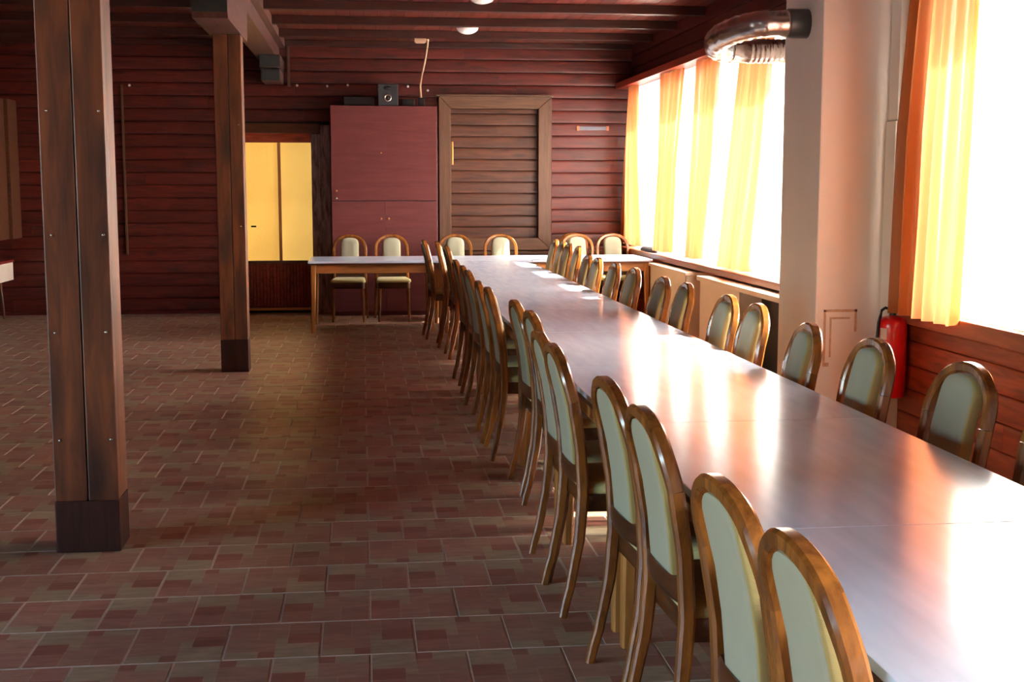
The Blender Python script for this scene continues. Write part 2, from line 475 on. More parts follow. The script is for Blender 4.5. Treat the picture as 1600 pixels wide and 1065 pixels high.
# floor tiles ---------------------------------------------------------------
TW, TD, GAP = 0.316, 0.3405, 0.0072
PAT = [(0, .32, 0, .45, 1), (.32, .65, 0, .15, 3), (.32, .65, .15, .45, 3), (.65, 1, 0, .32, 1), (.65, 1, .32, .62, 2), (0, .53, .45, .82, 3),
       (.53, .65, .45, .62, 4), (.53, 1, .62, 1, 4), (0, .35, .82, 1, 4), (.35, .53, .82, 1, 2)]
def tile_geo(rot, full=True):
    hw, hd = (TW-GAP)/2, (TD-GAP)/2
    V, F, Mi = [], [], []
    def q(x0, x1, y0, y1, z, mi):
        n = len(V); V.extend([(x0, y0, z), (x1, y0, z), (x1, y1, z), (x0, y1, z)]); F.append((n, n+1, n+2, n+3)); Mi.append(mi)
    b = 0.0016
    n = len(V)
    V.extend([(-hw, -hd, -0.006), (hw, -hd, -0.006), (hw, hd, -0.006), (-hw, hd, -0.006),
              (-hw+b, -hd+b, -0.0006), (hw-b, -hd+b, -0.0006), (hw-b, hd-b, -0.0006), (-hw+b, hd-b, -0.0006)])
    for a, c in ((0, 1), (1, 2), (2, 3), (3, 0)): F.append((n+a, n+c, n+4+c, n+4+a)); Mi.append(0)
    F.append((n+4, n+5, n+6, n+7)); Mi.append(0)
    e = 0.0011
    for u0, u1, v0, v1, mi in PAT:
        x0, x1 = -hw+b+(2*hw-2*b)*u0, -hw+b+(2*hw-2*b)*u1
        y0, y1 = hd-b-(2*hd-2*b)*v1, hd-b-(2*hd-2*b)*v0
        if rot: x0, x1, y0, y1 = -x1, -x0, -y1, -y0
        q(x0+e, x1-e, y0+e, y1-e, 0.0, mi)
    return V, F, Mi
def tile_mesh(name, geo_list):
    V, F, Mi = [], [], []
    for (v, f, mi), (dx, dy) in geo_list:
        n = len(V); V.extend([(a+dx, b_+dy, c) for a, b_, c in v]); F.extend([tuple(n+i for i in t) for t in f]); Mi.extend(mi)
    me = bpy.data.meshes.new(name); me.from_pydata(V, [], F)
    for t in TILE_MATS: me.materials.append(t)
    me.polygons.foreach_set('material_index', Mi); me.update()
    return me
GEO = [tile_geo(False), tile_geo(True)]
TILE_ME = [tile_mesh('tile', [(GEO[0], (0, 0))]), tile_mesh('tile', [(GEO[1], (0, 0))])]
near_tiles, rest = [], []
row = -21
while True:
    y = 4.085 + (row+0.5)*TD
    if y + TD/2 > YB - 0.005: break
    off = -0.160 if row % 2 == 0 else -0.311
    k = -30
    while True:
        x = off + (k+0.5)*TW
        if x + TW/2 > XR: break
        if x - TW/2 > XL:
            px = 566 + x/max(y, 0.1)*2000
            inview = y > 3.55 and px > -40*5/y and x < 1.0
            (near_tiles if inview else rest).append((y, x))
        k += 1
    row += 1
near_tiles.sort()
rest += near_tiles[296:]; near_tiles = near_tiles[:296]
for y, x in near_tiles:
    o = bpy.data.objects.new('tile', TILE_ME[random.random() < 0.5]); o.location = (x, y, 0)
    COL.objects.link(o); o.parent = floor
far = bpy.data.objects.new('tile_field', tile_mesh('tile_field', [(GEO[random.random() < 0.5], (x, y)) for y, x in rest]))
COL.objects.link(far); far.parent = floor; far['kind'] = 'stuff'

# wall planks ------------------------------------------------------------------
# profile of one board: rounded face with a groove at top and bottom (local x = length, local -y = room side, z = height)
PROF = [(0.0, 0.0), (-0.0205, 0.0005), (-0.0215, 0.003), (-0.022, 0.03), (-0.022, 0.075), (-0.0215, 0.115), (-0.020, 0.136), (-0.014, 0.1445), (0.0, 0.147)]
def plank_mesh(L, h=0.147):
    bm = bmesh.new()
    s = h/0.147
    a = [bm.verts.new((-L/2, p[0], p[1]*s)) for p in PROF]
    b = [bm.verts.new((L/2, p[0], p[1]*s)) for p in PROF]
    for i in range(len(PROF)-1): bm.faces.new((a[i], b[i], b[i+1], a[i+1]))
    bm.faces.new(a); bm.faces.new(list(reversed(b)))
    bmesh.ops.recalc_face_normals(bm, faces=bm.faces)
    me = bpy.data.meshes.new('plank'); bm.to_mesh(me); bm.free()
    me.shade_smooth(); me.set_sharp_from_angle(angle=math.radians(50))
    return me
def add_plank(L, loc, rz, mat, parent, h=0.147):
    me = plank_mesh(L, h); me.materials.append(M[mat])
    o = bpy.data.objects.new('plank', me); o.location = loc; o.rotation_euler = (0, 0, rz)
    COL.objects.link(o); o.parent = parent
    return o

holes = [(-1.62, -0.38, 0.0, 2.27), (0.925, 2.30, 0.745, 2.60)]
r0 = 3.193 - 22*PITCH          # lowest joint
for k in range(0, 23):
    z0 = r0 + k*PITCH
    z1 = min(z0 + 0.147, ZC)
    if z1 < 0.03: continue
    if z0 < 0: z0 = 0.0
    if z1 - z0 < 0.02: continue
    zc_ = (z0+z1)/2
    spans = [(XL, XR)]
    for hx0, hx1, hz0, hz1 in holes:
        if hz0 < zc_ < hz1:
            ns = []
            for a, b in spans:
                if hx0 > a and hx1 < b: ns += [(a, hx0), (hx1, b)]
                else: ns.append((a, b))
            spans = ns
    for a, b in spans:
        cuts = [a]
        j = a + random.uniform(1.6, 3.6)
        while j < b - 0.5:
            cuts.append(j); j += random.uniform(2.4, 4.0)
        cuts.append(b)
        for c0, c1 in zip(cuts, cuts[1:]):
            add_plank(c1-c0-0.002, ((c0+c1)/2, YB, z0), 0, 'plank', wall_back, z1-z0)
# right wall boards: under the windows, on the strip by the pillar, above the windows
def right_planks(y0, y1, zlo, zhi, mat):
    k = 0
    z = zlo
    while z < zhi - 0.03:
        h = min(0.147, zhi - z)
        cuts = [y0]; j = y0 + random.uniform(1.2, 3.2)
        while j < y1 - 0.6: cuts.append(j); j += random.uniform(2.0, 3.6)
        cuts.append(y1)
        for c0, c1 in zip(cuts, cuts[1:]):
            add_plank(c1-c0-0.002, (XR, (c0+c1)/2, z), -PI/2, mat, wall_right, h)
        z += PITCH
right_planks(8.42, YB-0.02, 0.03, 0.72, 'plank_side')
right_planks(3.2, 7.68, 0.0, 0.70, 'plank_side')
right_planks(7.16, 7.68, 0.72, 3.2, 'plank')
right_planks(8.42, YB-0.02, 2.80, 3.24, 'plank')
right_planks(3.2, 7.16, 2.98, 3.24, 'plank')
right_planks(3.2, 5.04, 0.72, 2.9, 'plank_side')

# ceiling planks along the room and joists across it
CW = 0.138
x = XL
while x < XR - 0.01:
    w = min(CW, XR-x)
    if x > -0.75:
        bm = bmesh.new(); box(bm, -9.35, 9.36, -w/2+0.002, w/2-0.002, 0, 0.016, 0.003)
        o = finish('plank', bm, 'ceiling_plank', ceiling); o.location = (x+w/2, 6.36, ZC); o.rotation_euler = (0, 0, PI/2)
    x += CW
bm = bmesh.new()
x = XL
while x <= -0.75 + CW:
    if x <= -0.75: box(bm, x+0.002, x+CW-0.002, YR, YB-0.01, ZC, ZC+0.016)
    x += CW
o = finish('plank_field', bm, 'ceiling_plank', ceiling); o['kind'] = 'stuff'
y = 12.29 - 13*1.12
while y < YB - 0.3:
    boxo('joist', 'beam_x', XL, XR-0.02, y, y+0.10, ZC-0.085, ZC, ceiling, 0.006)
    y += 1.12
boxo('cornice', 'beam_x', XL, XR-0.02, YB-0.09, YB-0.022, ZC-0.07, ZC, ceiling, 0.008)

# windows of the right wall -------------------------------------------------------
def window_right(n, y0, y1, panes):
    root = empty('window_%d' % n, (XR+0.12, (y0+y1)/2, ZS)); root['kind'] = 'structure'
    fr = bmesh.new()
    X0, X1 = XR+0.09, XR+0.15
    box(fr, X0, X1, y0, y1, ZS, ZS+0.06); box(fr, X0, X1, y0, y1, ZT-0.06, ZT)
    st_ = (y1-y0)/panes
    for i in range(panes+1):
        yy = min(max(y0 + i*st_, y0+0.03), y1-0.03)
        box(fr, X0, X1, yy-0.03, yy+0.03, ZS+0.06, ZT-0.06)
    o = finish('window_frame', fr, 'white_plastic'); adopt(o, root)
    for i in range(panes):
        g = boxo('pane', 'glass', XR+0.117, XR+0.121, y0+i*st_+0.03, y0+(i+1)*st_-0.03, ZS+0.06, ZT-0.06)
        adopt(g, root)
window_right(1, 8.62, 15.42, 5)
window_right(2, 5.05, 7.15, 2)
window_right(3, -2.7, 1.3, 4)  # third one is unseen behind the camera, added to let in fill light
root = empty('window_4', (XL, 0.2, 0.8)); root['kind'] = 'structure'  # unseen left window, added to brighten the near floor and table
fr = bmesh.new()
box(fr, XL-0.15, XL-0.1, -2.4, 2.8, 0.8, 0.86); box(fr, XL-0.15, XL-0.1, -2.4, 2.8, 2.64, 2.7)
for i in range(5):
    u = min(max(-2.4+1.3*i, -2.37), 2.77); box(fr, XL-0.15, XL-0.1, u-0.03, u+0.03, 0.86, 2.64)
adopt(finish('window_frame', fr, 'white_plastic'), root)
for i in range(4):
    adopt(boxo('pane', 'glass', XL-0.127, XL-0.123, -2.37+1.3*i, -1.13+1.3*i, 0.86, 2.64), root)
# sills, pelmet rails
struct('trim_1', boxo('trim_1', 'sill', 3.13, XR+0.08, 8.45, 15.6, 0.735, 0.795, bev=0.008))
struct('trim_2', boxo('trim_2', 'sill', 3.255, XR+0.08, 2.8, 7.5, 0.70, 0.795, bev=0.008))
struct('trim_3', boxo('trim_3', 'red_rail', 3.10, XR-0.022, 8.44, YB-0.03, 2.70, 2.775, bev=0.006))
struct('trim_4', boxo('trim_4', 'red_rail', 3.12, XR-0.022, 2.8, 7.5, 2.90, 2.975, bev=0.006))

# roof overhang and ground outside
bm = bmesh.new(); box(bm, XR+0.25, XR+0.78, YR-0.5, YB+0.5, 2.98, 3.12)
eave = struct('roof', bm, 'render')
bm = bmesh.new(); box(bm, XR+0.3, 30, -25, 45, -0.6, -0.4); box(bm, -30, XL-0.3, -25, 45, -0.6, -0.4); box(bm, XL-0.29, XR+0.29, -25, YR-0.3, -0.6, -0.4)
tag(finish('outdoor_ground', bm, 'outside'), kind='structure')

# ------------------------------------------------------------------ pillar, casing, posts, beam
o = boxo('pillar', 'plaster', 2.805, XR, 7.70, 8.42, 0, ZC, bev=0.012)
tag(o, 'square cream painted pillar standing against the window wall', 'pillar')
r = o
for nm, a in (('glue_mark', [(2.86, 2.875, .42, .76), (2.86, 3.075, .745, .76), (3.06, 3.075, .62, .76), (2.90, 2.912, .46, .71), (2.90, 3.03, .70, .712), (2.86, 2.90, .40, .425)]),):
    bm = bmesh.new()
    for x0, x1, z0, z1 in a: box(bm, x0, x1, 7.6975, 7.7005, z0, z1)
    g = finish(nm, bm, 'glue'); adopt(g, r); g['label'] = 'brownish outline left by a removed plate'
root = empty('pipe_casing', (3.25, 7.64, 0))
tag(root, 'narrow cream box casing in the corner between pillar and boarded wall', 'casing')
adopt(boxo('upper_casing', 'casing', 3.235, 3.30, 7.56, 7.70, 1.925, ZC, bev=0.006), root)
adopt(boxo('lower_casing', 'casing', 3.222, 3.30, 7.55, 7.70, 0, 1.922, bev=0.006), root)

def post(y0, y1, x0, x1, ztop, label, screws, zf):
    root = empty('wooden_post', ((x0+x1)/2, (y0+y1)/2, 0))
    tag(root, label, 'post', 'wooden posts under the long beam')
    xm = x0 + (x1-x0)*0.52
    adopt(boxo('plank', 'post', x0, xm-0.002, y0, y0+0.06, zf, ztop, bev=0.005), root)
    adopt(boxo('plank', 'post', xm+0.002, x1, y0, y0+0.06, zf, ztop, bev=0.005), root)
    adopt(boxo('core', 'post', x0+0.004, x1-0.001, y0+0.058, y1, zf, ztop, bev=0.008), root)
    f = adopt(boxo('foot', 'post_foot', x0-0.002, x1+0.001, y0-0.002, y1, 0, zf, bev=0.006), root)
    f['label'] = 'blackened foot of the post'
    for xx, zz in screws:
        bm = bmesh.new(); lathe(bm, [(0.0, -0.006), (0.006, -0.005), (0.007, 0.0)], 10, 'Y')
        s = finish('screw', bm, 'silver', smooth='all'); s.location = (xx, y0, zz); adopt(s, root)
    return root
post(5.41, 5.62, -1.293, -1.033, 2.995, 'nearer wooden post, thick and brown with pale screws and blackened foot', [(-1.26, 1.83), (-1.055, 1.83), (-1.26, 1.33), (-1.055, 1.33), (-1.262, .93), (-1.06, .93), (-1.262, .48), (-1.055, .48)], 0.22)
post(10.68, 10.89, -1.175, -0.955, 2.74, 'farther, thinner looking wooden post in front of the yellow glass door', [(-1.14, 2.02), (-0.99, 2.02), (-1.14, 1.2), (-0.99, 1.2)], 0.27)

# beam with corbels
root = empty('ceiling_beam', (-1.08, 7.0, 2.98))
tag(root, 'long heavy wooden beam running under the ceiling over the posts', 'beam')
adopt(boxo('timber', 'beam_y', -1.20, -0.955, YR+0.01, YB-0.03, 3.0, ZC-0.09, bev=0.01), root)
adopt(boxo('ledger', 'beam_y', -1.22, -0.885, YR+0.01, YB-0.03, ZC-0.092, ZC-0.002, bev=0.006), root)
def corbel(y0, y1, zb, name='corbel'):
    prof = [(y0, 3.0), (y0, 2.90), (y0+0.03, 2.88), (y0+0.03, zb+0.04), (y0+0.07, zb), (y1-0.07, zb), (y1-0.03, zb+0.04), (y1-0.03, 2.88), (y1, 2.90), (y1, 3.0)]
    bm = bmesh.new()
    a = [bm.verts.new((-1.205, y, z)) for y, z in prof]; b = [bm.verts.new((-0.95, y, z)) for y, z in prof]
    n = len(prof)
    for i in range(n): bm.faces.new((a[i], a[(i+1) % n], b[(i+1) % n], b[i]))
    bm.faces.new(a); bm.faces.new(b); bmesh.ops.recalc_face_normals(bm, faces=bm.faces)
    for f in bm.faces:
        if f.normal.y < -0.9: f.material_index = 1
    return adopt(finish(name, bm, ['beam_y', 'end_grain']), root)
corbel(9.6, 11.3, 2.735); 
bm = bmesh.new()
box(bm, -1.14, -0.90, 14.95, YB-0.03, 2.86, 3.0, 0.01); box(bm, -1.13, -0.91, 15.05, YB-0.03, 2.72, 2.855, 0.012)
bm.normal_update()
for f in bm.faces:
    if f.normal.y < -0.9: f.material_index = 1
adopt(finish('corbel', bm, ['beam_y', 'end_grain']), root)
struct('trim_5', boxo('trim_5', 'frame_brown', -0.865, -0.835, YB-0.05, YB-0.02, 2.70, 3.17, bev=0.003))
struct('trim_6', boxo('trim_6', 'frame_brown', -2.80, -2.775, YB-0.05, YB-0.02, 0.72, 2.70, bev=0.003))
struct('trim_7', boxo('trim_7', 'frame_brown_x', 1.25, 2.95, YB-0.08, YB-0.02, 0.70, 0.735, bev=0.004))

# ------------------------------------------------------------------ back wall: door, hatch, cabinet
YD = YB - 0.03
root = empty('door_1', (-0.97, YD, 0)); root['kind'] = 'structure'
def dpart(nm, mat, *a, bev=0.004, label=None):
    o = adopt(boxo(nm, mat, *a, bev=bev), root)
    if label: o['label'] = label
    return o
dpart('frame_head', 'chair_rail', -1.62, -0.50, YD-0.10, YD+0.02, 2.15, 2.265)
dpart('door_header', 'plank_side', -1.50, -0.60, YD-0.07, YD+0.02, 2.04, 2.15)
dpart('door_stile', 'frame_brown', -1.56, -1.40, YD-0.08, YD+0.02, 0.0, 2.04)
dpart('mullion', 'beech', -1.00, -0.965, YD-0.06, YD+0.02, 0.635, 2.04)
dpart('door_rail', 'frame_brown_x', -1.40, -0.60, YD-0.06, YD+0.02, 0.60, 0.635)
g = dpart('pane', 'door_glass_plain', -1.40, -1.00, YD-0.02, YD, 0.635, 2.04, bev=0)
g2 = dpart('pane', 'door_glass', -0.965, -0.60, YD-0.02, YD, 0.635, 2.04, bev=0, label='textured yellow glass pane')
for i in range(20):
    x0 = -1.40 + i*0.04
    dpart('slat', 'plank_side', x0+0.003, x0+0.037, YD-0.045, YD, 0.075, 0.60, bev=0.006)
dpart('door_panel', 'plank_brown', -1.40, -0.60, YD-0.02, YD+0.02, 0.03, 0.60, bev=0)
dpart('kick_strip', 'brass', -1.40, -0.60, YD-0.06, YD, 0.035, 0.065)
dpart('lock_plate', 'black', -1.33, -1.27, YD-0.03, YD-0.02, 1.035, 1.055, bev=0)
j = dpart('jamb', 'jamb', -0.60, -0.49, YD-0.10, YD+0.02, 0.0, 2.14, label='glossy dark lacquered jamb')
j = dpart('jamb', 'jamb', -0.487, -0.375, YD-0.14, YD+0.02, 0.0, 2.245, label='glossy dark lacquered jamb')

root = empty('wall_hatch', (1.61, YB-0.02, 0.74))
tag(root, 'brown boarded hatch in a wide wooden frame on the back wall', 'hatch')
F0 = YB - 0.12
def frame_piece(nm, pts, mat):
    bm = bmesh.new()
    a = [bm.verts.new((x, F0, z)) for x, z in pts]; b = [bm.verts.new((x, YB-0.005, z)) for x, z in pts]
    for i in range(4): bm.faces.new((a[i], a[(i+1) % 4], b[(i+1) % 4], b[i]))
    bm.faces.new(a); bm.faces.new(b); bmesh.ops.recalc_face_normals(bm, faces=bm.faces)
    bmesh.ops.bevel(bm, geom=list(bm.edges), offset=0.006, segments=1, affect='EDGES')
    return adopt(finish(nm, bm, mat), root)
xo0, xo1, zo0, zo1, xi0, xi1, zi0, zi1 = 0.925, 2.30, 0.745, 2.60, 1.07, 2.135, 0.895, 2.455
frame_piece('frame_side', [(xo0, zo0), (xi0, zi0), (xi0, zi1), (xo0, zo1)], 'frame_brown')
frame_piece('frame_side', [(xo1, zo0), (xi1, zi0), (xi1, zi1), (xo1, zo1)], 'frame_brown')
frame_piece('frame_top', [(xo0, zo1), (xi0, zi1), (xi1, zi1), (xo1, zo1)], 'frame_brown_x')
frame_piece('frame_bottom', [(xo0, zo0), (xi0, zi0), (xi1, zi0), (xo1, zo0)], 'frame_brown_x')
adopt(boxo('moulding', 'frame_brown_x', xo0-0.03, xo1+0.02, F0-0.015, YB-0.02, zo1, zo1+0.02, bev=0.003), root)
z = zi0
while z < zi1 - 0.02:
    h = min(0.134, zi1-z)
    o = add_plank(xi1-xi0-0.004, ((xi0+xi1)/2, YB-0.006, z), 0, 'plank_brown', None, h)
    o.location = Vector(o.location) - Vector(root.location); o.parent = root
    z += 0.137
h_ = adopt(boxo('handle', 'brass', xi0+0.005, xi0+0.03, F0+0.01, F0+0.05, 1.78, 2.06, bev=0.008), root)
h_['label'] = 'upright brass handle'

root = empty('cabinet', (0.26, 15.44, 0))
tag(root, 'tall maroon laminate cabinet against the back wall with a black speaker on top', 'cabinet')
CX0, CX1, CF = -0.36, 0.882, 15.20
adopt(boxo('body', 'maroon', CX0, CX1, CF+0.022, YB-0.025, 0, 2.455, bev=0.003), root)
d1 = adopt(boxo('door', 'maroon', CX0+0.004, CX1-0.004, CF, CF+0.02, 1.36, 2.452, bev=0.003), root)
d2 = adopt(boxo('door', 'maroon', CX0+0.004, 0.258, CF, CF+0.02, 0.05, 1.345, bev=0.003), root)
d3 = adopt(boxo('door', 'maroon', 0.262, CX1-0.004, CF, CF+0.02, 0.05, 1.345, bev=0.003), root)
def knob(parent, x, z, mat, r=0.013):
    bm = bmesh.new(); lathe(bm, [(0.004, 0.0), (0.005, -0.012), (r, -0.016), (r*0.95, -0.026), (r*0.4, -0.03)], 14, 'Y')
    o = finish('knob', bm, mat, smooth='all')
    o.location = Vector((x, CF, z)) - Vector(root.location) - Vector(parent.location); o.parent = parent
knob(d1, -0.30, 1.47, 'brass'); knob(d1, -0.302, 1.385, 'silver', 0.016); knob(d1, 0.225, 1.91, 'brass', 0.008)
knob(d2, 0.215, 1.145, 'brass'); knob(d3, 0.305, 1.145, 'brass')
boxo_seam = adopt(boxo('pull_groove', 'maroon_seam', CX0+0.01, CX1-0.01, CF+0.012, CF+0.0215, 1.346, 1.359), root)

# things on the cabinet
ZCab = 2.455
root = empty('speaker', (0.312, 15.34, ZCab))
tag(root, 'small black box speaker with a silver ringed cone on the maroon cabinet', 'speaker')
adopt(boxo('housing', 'speaker', 0.195, 0.43, 15.22, 15.46, ZCab, ZCab+0.25, bev=0.008), root)
bm = bmesh.new(); lathe(bm, [(0.027, 0.0), (0.029, -0.014), (0.042, -0.014), (0.046, 0.0)], 24, 'Y')
o = finish('woofer_ring', bm, 'silver', smooth='all'); o.location = (0.31, 15.22, ZCab+0.092); adopt(o, root)
bm = bmesh.new(); lathe(bm, [(0.027, 0.0), (0.027, -0.010), (0.012, -0.013), (0.001, -0.014)], 20, 'Y')
o = finish('dust_cap', bm, 'black', smooth='all'); o.location = (0.31, 15.22, ZCab+0.092); adopt(o, root)
bm = bmesh.new(); lathe(bm, [(0.001, -0.010), (0.04, -0.006), (0.05, 0.0)], 20, 'Y')
for v in bm.verts: v.co.z *= 0.5
o = finish('tweeter', bm, 'black', smooth='all'); o.location = (0.31, 15.22, ZCab+0.205); adopt(o, root)
root = empty('amplifier', (0.0, 15.4, ZCab))
tag(root, 'low flat black device left of the speaker on the cabinet', 'amplifier')
adopt(boxo('housing', 'black', -0.20, 0.15, 15.28, 15.6, ZCab+0.012, ZCab+0.105, bev=0.006), root)
for xx in (-0.17, 0.12):
    for yy in (15.31, 15.57):
        adopt(boxo('foot', 'black', xx-0.015, xx+0.015, yy-0.015, yy+0.015, ZCab, ZCab+0.013), root)
tag(boxo('black_case', 'black', 0.47, 0.63, 15.3, 15.5, ZCab, ZCab+0.085, bev=0.015), 'low black case right beside the speaker on the cabinet', 'case')
tag(boxo('cable_adapter', 'black', 0.665, 0.745, 15.35, 15.43, ZCab, ZCab+0.105, bev=0.012), 'small black plug block where the beige cable ends', 'adapter')
bm = bmesh.new()
pts = [(0.75, 14.66, 3.17), (0.765, 14.9, 3.16), (0.77, 15.3, 3.1), (0.755, 15.45, 2.98), (0.72, 15.5, 2.84), (0.70, 15.5, 2.7), (0.705, 15.42, 2.56)]
tube(bm, pts, 0.014, 8)
tag(finish('cable', bm, 'cable', smooth='all'), 'beige cable hanging from the ceiling down to the cabinet top', 'cable')
root = empty('junction_box', (0.67, 14.58, 3.155))
tag(root, 'small beige junction box at the ceiling beside the hanging cable', 'junction box')
adopt(boxo('housing', 'cable', 0.60, 0.73, 14.54, 14.62, 3.115, 3.155, bev=0.005), root)
adopt(boxo('lid', 'cable', 0.615, 0.715, 14.55, 14.61, 3.105, 3.116, bev=0.003), root)
# cable clips on the wall
for px_, z in [(-0.755, 2.715), (-0.40, 2.71), (-0.155, 2.725), (0.56, 2.715), (0.80, 2.67), (-2.7, 2.70)]:
    bm = bmesh.new(); lathe(bm, [(0.016, 0.0), (0.014, -0.012), (0.006, -0.016)], 10, 'Y')
    o = finish('wall_hook', bm, 'white_plastic', smooth='all'); o.location = (px_, YB-0.021, z)
    lb = {-0.755: 'small white wall hook nearest the beam corbel', -0.40: 'small white wall hook above the jamb and cabinet corner', -0.155: 'small white wall hook above the black amplifier',
          0.56: 'small white wall hook just right of the speaker', 0.80: 'small white wall hook right of the beige cable', -2.7: 'small white wall hook above the thin strip between the posts'}[px_]
    tag(o, lb, 'hook', 'white hooks on the back wall')
root = empty('wall_plate', (2.82, YB-0.03, 2.22))
tag(root, 'slim grey bar with orange ends screwed to the back wall', 'wall plate')
adopt(boxo('bar', 'plate_grey', 2.65, 2.99, YB-0.045, YB-0.022, 2.205, 2.25, bev=0.003), root)
adopt(boxo('end_cap', 'plate_orange', 2.62, 2.65, YB-0.05, YB-0.022, 2.20, 2.255, bev=0.003), root)
adopt(boxo('end_cap', 'plate_orange', 2.99, 3.02, YB-0.05, YB-0.022, 2.20, 2.255, bev=0.003), root)

# left edge: wall cupboard and low white table
root = empty('wall_cupboard', (-4.3, 14.6, 0.9))
tag(root, 'dark wooden cupboard hung at the left edge beyond the near post', 'cupboard')
adopt(boxo('body', 'plank_brown', -4.6, -4.03, 13.4, YB-0.025, 0.92, 2.51, bev=0.006), root)
adopt(boxo('side_frame', 'plank_brown', -4.03, -3.99, 15.3, YB-0.025, 0.92, 2.51, bev=0.005), root)
adopt(boxo('side_frame', 'plank_brown', -4.03, -3.99, 13.4, 13.6, 0.92, 2.51, bev=0.005), root)
root = empty('low_table', (-4.5, 15.0, 0))
tag(root, 'low white fronted table with red top edge at far left', 'table')
adopt(boxo('tabletop', 'red_top', -5.2, -4.02, 14.6, 15.4, 0.655, 0.685, bev=0.004), root)
adopt(boxo('fascia', 'white_table', -5.19, -4.03, 14.61, 15.39, 0.45, 0.655, bev=0.004), root)
for lx in (-5.1, -4.16):
    for ly in (14.7, 15.3):
        bm = bmesh.new(); tube(bm, [(lx, ly, 0.45), (lx+0.03, ly, 0.0)], lambda t: 0.018-0.006*t, 8)
        adopt(finish('leg', bm, 'frame_brown', smooth='all'), root)

# ceiling lamps
for (lx, ly), lb in (((1.09, 11.72), 'white dome ceiling lamp cut by the top edge of the photo'), ((1.145, 14.03), 'white dome ceiling lamp seen whole, farther one')):
    root = empty('ceiling_lamp', (lx, ly, ZC)); tag(root, lb, 'lamp', 'dome lamps on the ceiling')
    bm = bmesh.new(); lathe(bm, [(0.10, 0.0), (0.128, -0.002), (0.128, -0.02), (0.11, -0.022)], 32)
    o = finish('rim', bm, 'white_plastic', smooth=40); o.parent = root
    bm = bmesh.new(); lathe(bm, [(0.122*math.cos(a*PI/2/8), -0.02-0.075*math.sin(a*PI/2/8)) for a in range(0, 9)], 32)
    o = finish('shade', bm, 'lamp_glass', smooth='all'); o.parent = root

# duct on the pillar
root = empty('ventilation_duct', (2.62, 8.1, 2.52))
tag(root, 'crinkled foil duct bending out of the cream pillar towards the windows', 'duct')
def fold_r(base, amp, k):
    return lambda t: base + amp*math.sin(t*k*2*PI)
cpts = [(2.72, 8.0, 2.545)] + [(2.62 - 0.02*i, 8.0+0.004*i*i, 2.54) for i in range(5)]
arc = []
for i in range(0, 41):
    a = PI*i/40
    arc.append((2.56 - 0.20*math.sin(a)*1.0, 8.40 - 0.40*math.cos(a), 2.54 - 0.085*(1-math.cos(a))/2))
path = [(2.70, 8.0, 2.545), (2.66, 8.0, 2.543), (2.61, 8.0, 2.541)] + arc + [(2.66+0.0102*i, 8.80, 2.455) for i in range(46)]
bm = bmesh.new(); tube(bm, path, fold_r(0.083, 0.003, 26), 20)
for v in bm.verts: v.co += Vector((random.uniform(-1, 1), random.uniform(-1, 1), random.uniform(-1, 1)))*0.0035
adopt(finish('flexible_duct', bm, 'foil', smooth='all'), root)
bm = bmesh.new(); lathe(bm, [(0.086, 0.0), (0.092, 0.004), (0.092, 0.13), (0.089, 0.135), (0.08, 0.137)], 28, 'X')
o = finish('sleeve', bm, 'duct_grey', smooth=40); o.location = (2.675, 8.0, 2.545); adopt(o, root)

# fire extinguisher
ex = empty('fire_extinguisher', (3.195, 7.43, 0.245))
tag(ex, 'red fire extinguisher hanging by the pillar beside the curtain', 'fire extinguisher')
bm = bmesh.new(); lathe(bm, [(0.07, 0.0), (0.084, 0.008), (0.084, 0.03), (0.088, 0.035), (0.088, 0.44), (0.085, 0.465), (0.07, 0.487), (0.045, 0.5), (0.02, 0.505)], 36)
o = finish('cylinder', bm, 'red', smooth=50); o.parent = ex
bm = bmesh.new(); lathe(bm, [(0.02, 0.5), (0.02, 0.53), (0.026, 0.535), (0.026, 0.55), (0.012, 0.556)], 18)
o = finish('valve', bm, 'black', smooth=40); o.parent = ex
bm = bmesh.new(); box(bm, -0.01, 0.01, -0.07, 0.02, 0.552, 0.562, 0.003); box(bm, -0.01, 0.01, -0.075, 0.02, 0.585, 0.595, 0.003); box(bm, -0.008, 0.008, 0.005, 0.02, 0.552, 0.595)
o = finish('lever', bm, 'red_top', smooth=40); o.parent = ex; o.rotation_euler = (0, 0, 0.9)
bm = bmesh.new(); tube(bm, [(-0.02, 0, 0.54), (-0.05, -0.005, 0.55), (-0.075, -0.01, 0.535), (-0.082, -0.01, 0.5), (-0.094, -0.012, 0.46), (-0.1, -0.012, 0.36), (-0.098, -0.012, 0.2)], 0.009, 10)
o = finish('hose', bm, 'black', smooth='all'); o.parent = ex
bm = bmesh.new(); box(bm, -0.02, 0.02, 0.085, 0.145, 0.40, 0.44, 0.004)
o = finish('bracket', bm, 'black'); o.parent = ex
bm = bmesh.new()
n = 14
ring0 = [bm.verts.new((math.cos(a)*0.0888, math.sin(a)*0.0888, z)) for z in (0.36, 0.43) for a in [math.radians(-165 + 32*i/(n-1)) for i in range(n)]]
for i in range(n-1): bm.faces.new((ring0[i], ring0[i+1], ring0[n+i+1], ring0[n+i]))
o = finish('sticker', bm, 'white_table', smooth='all'); o.parent = ex

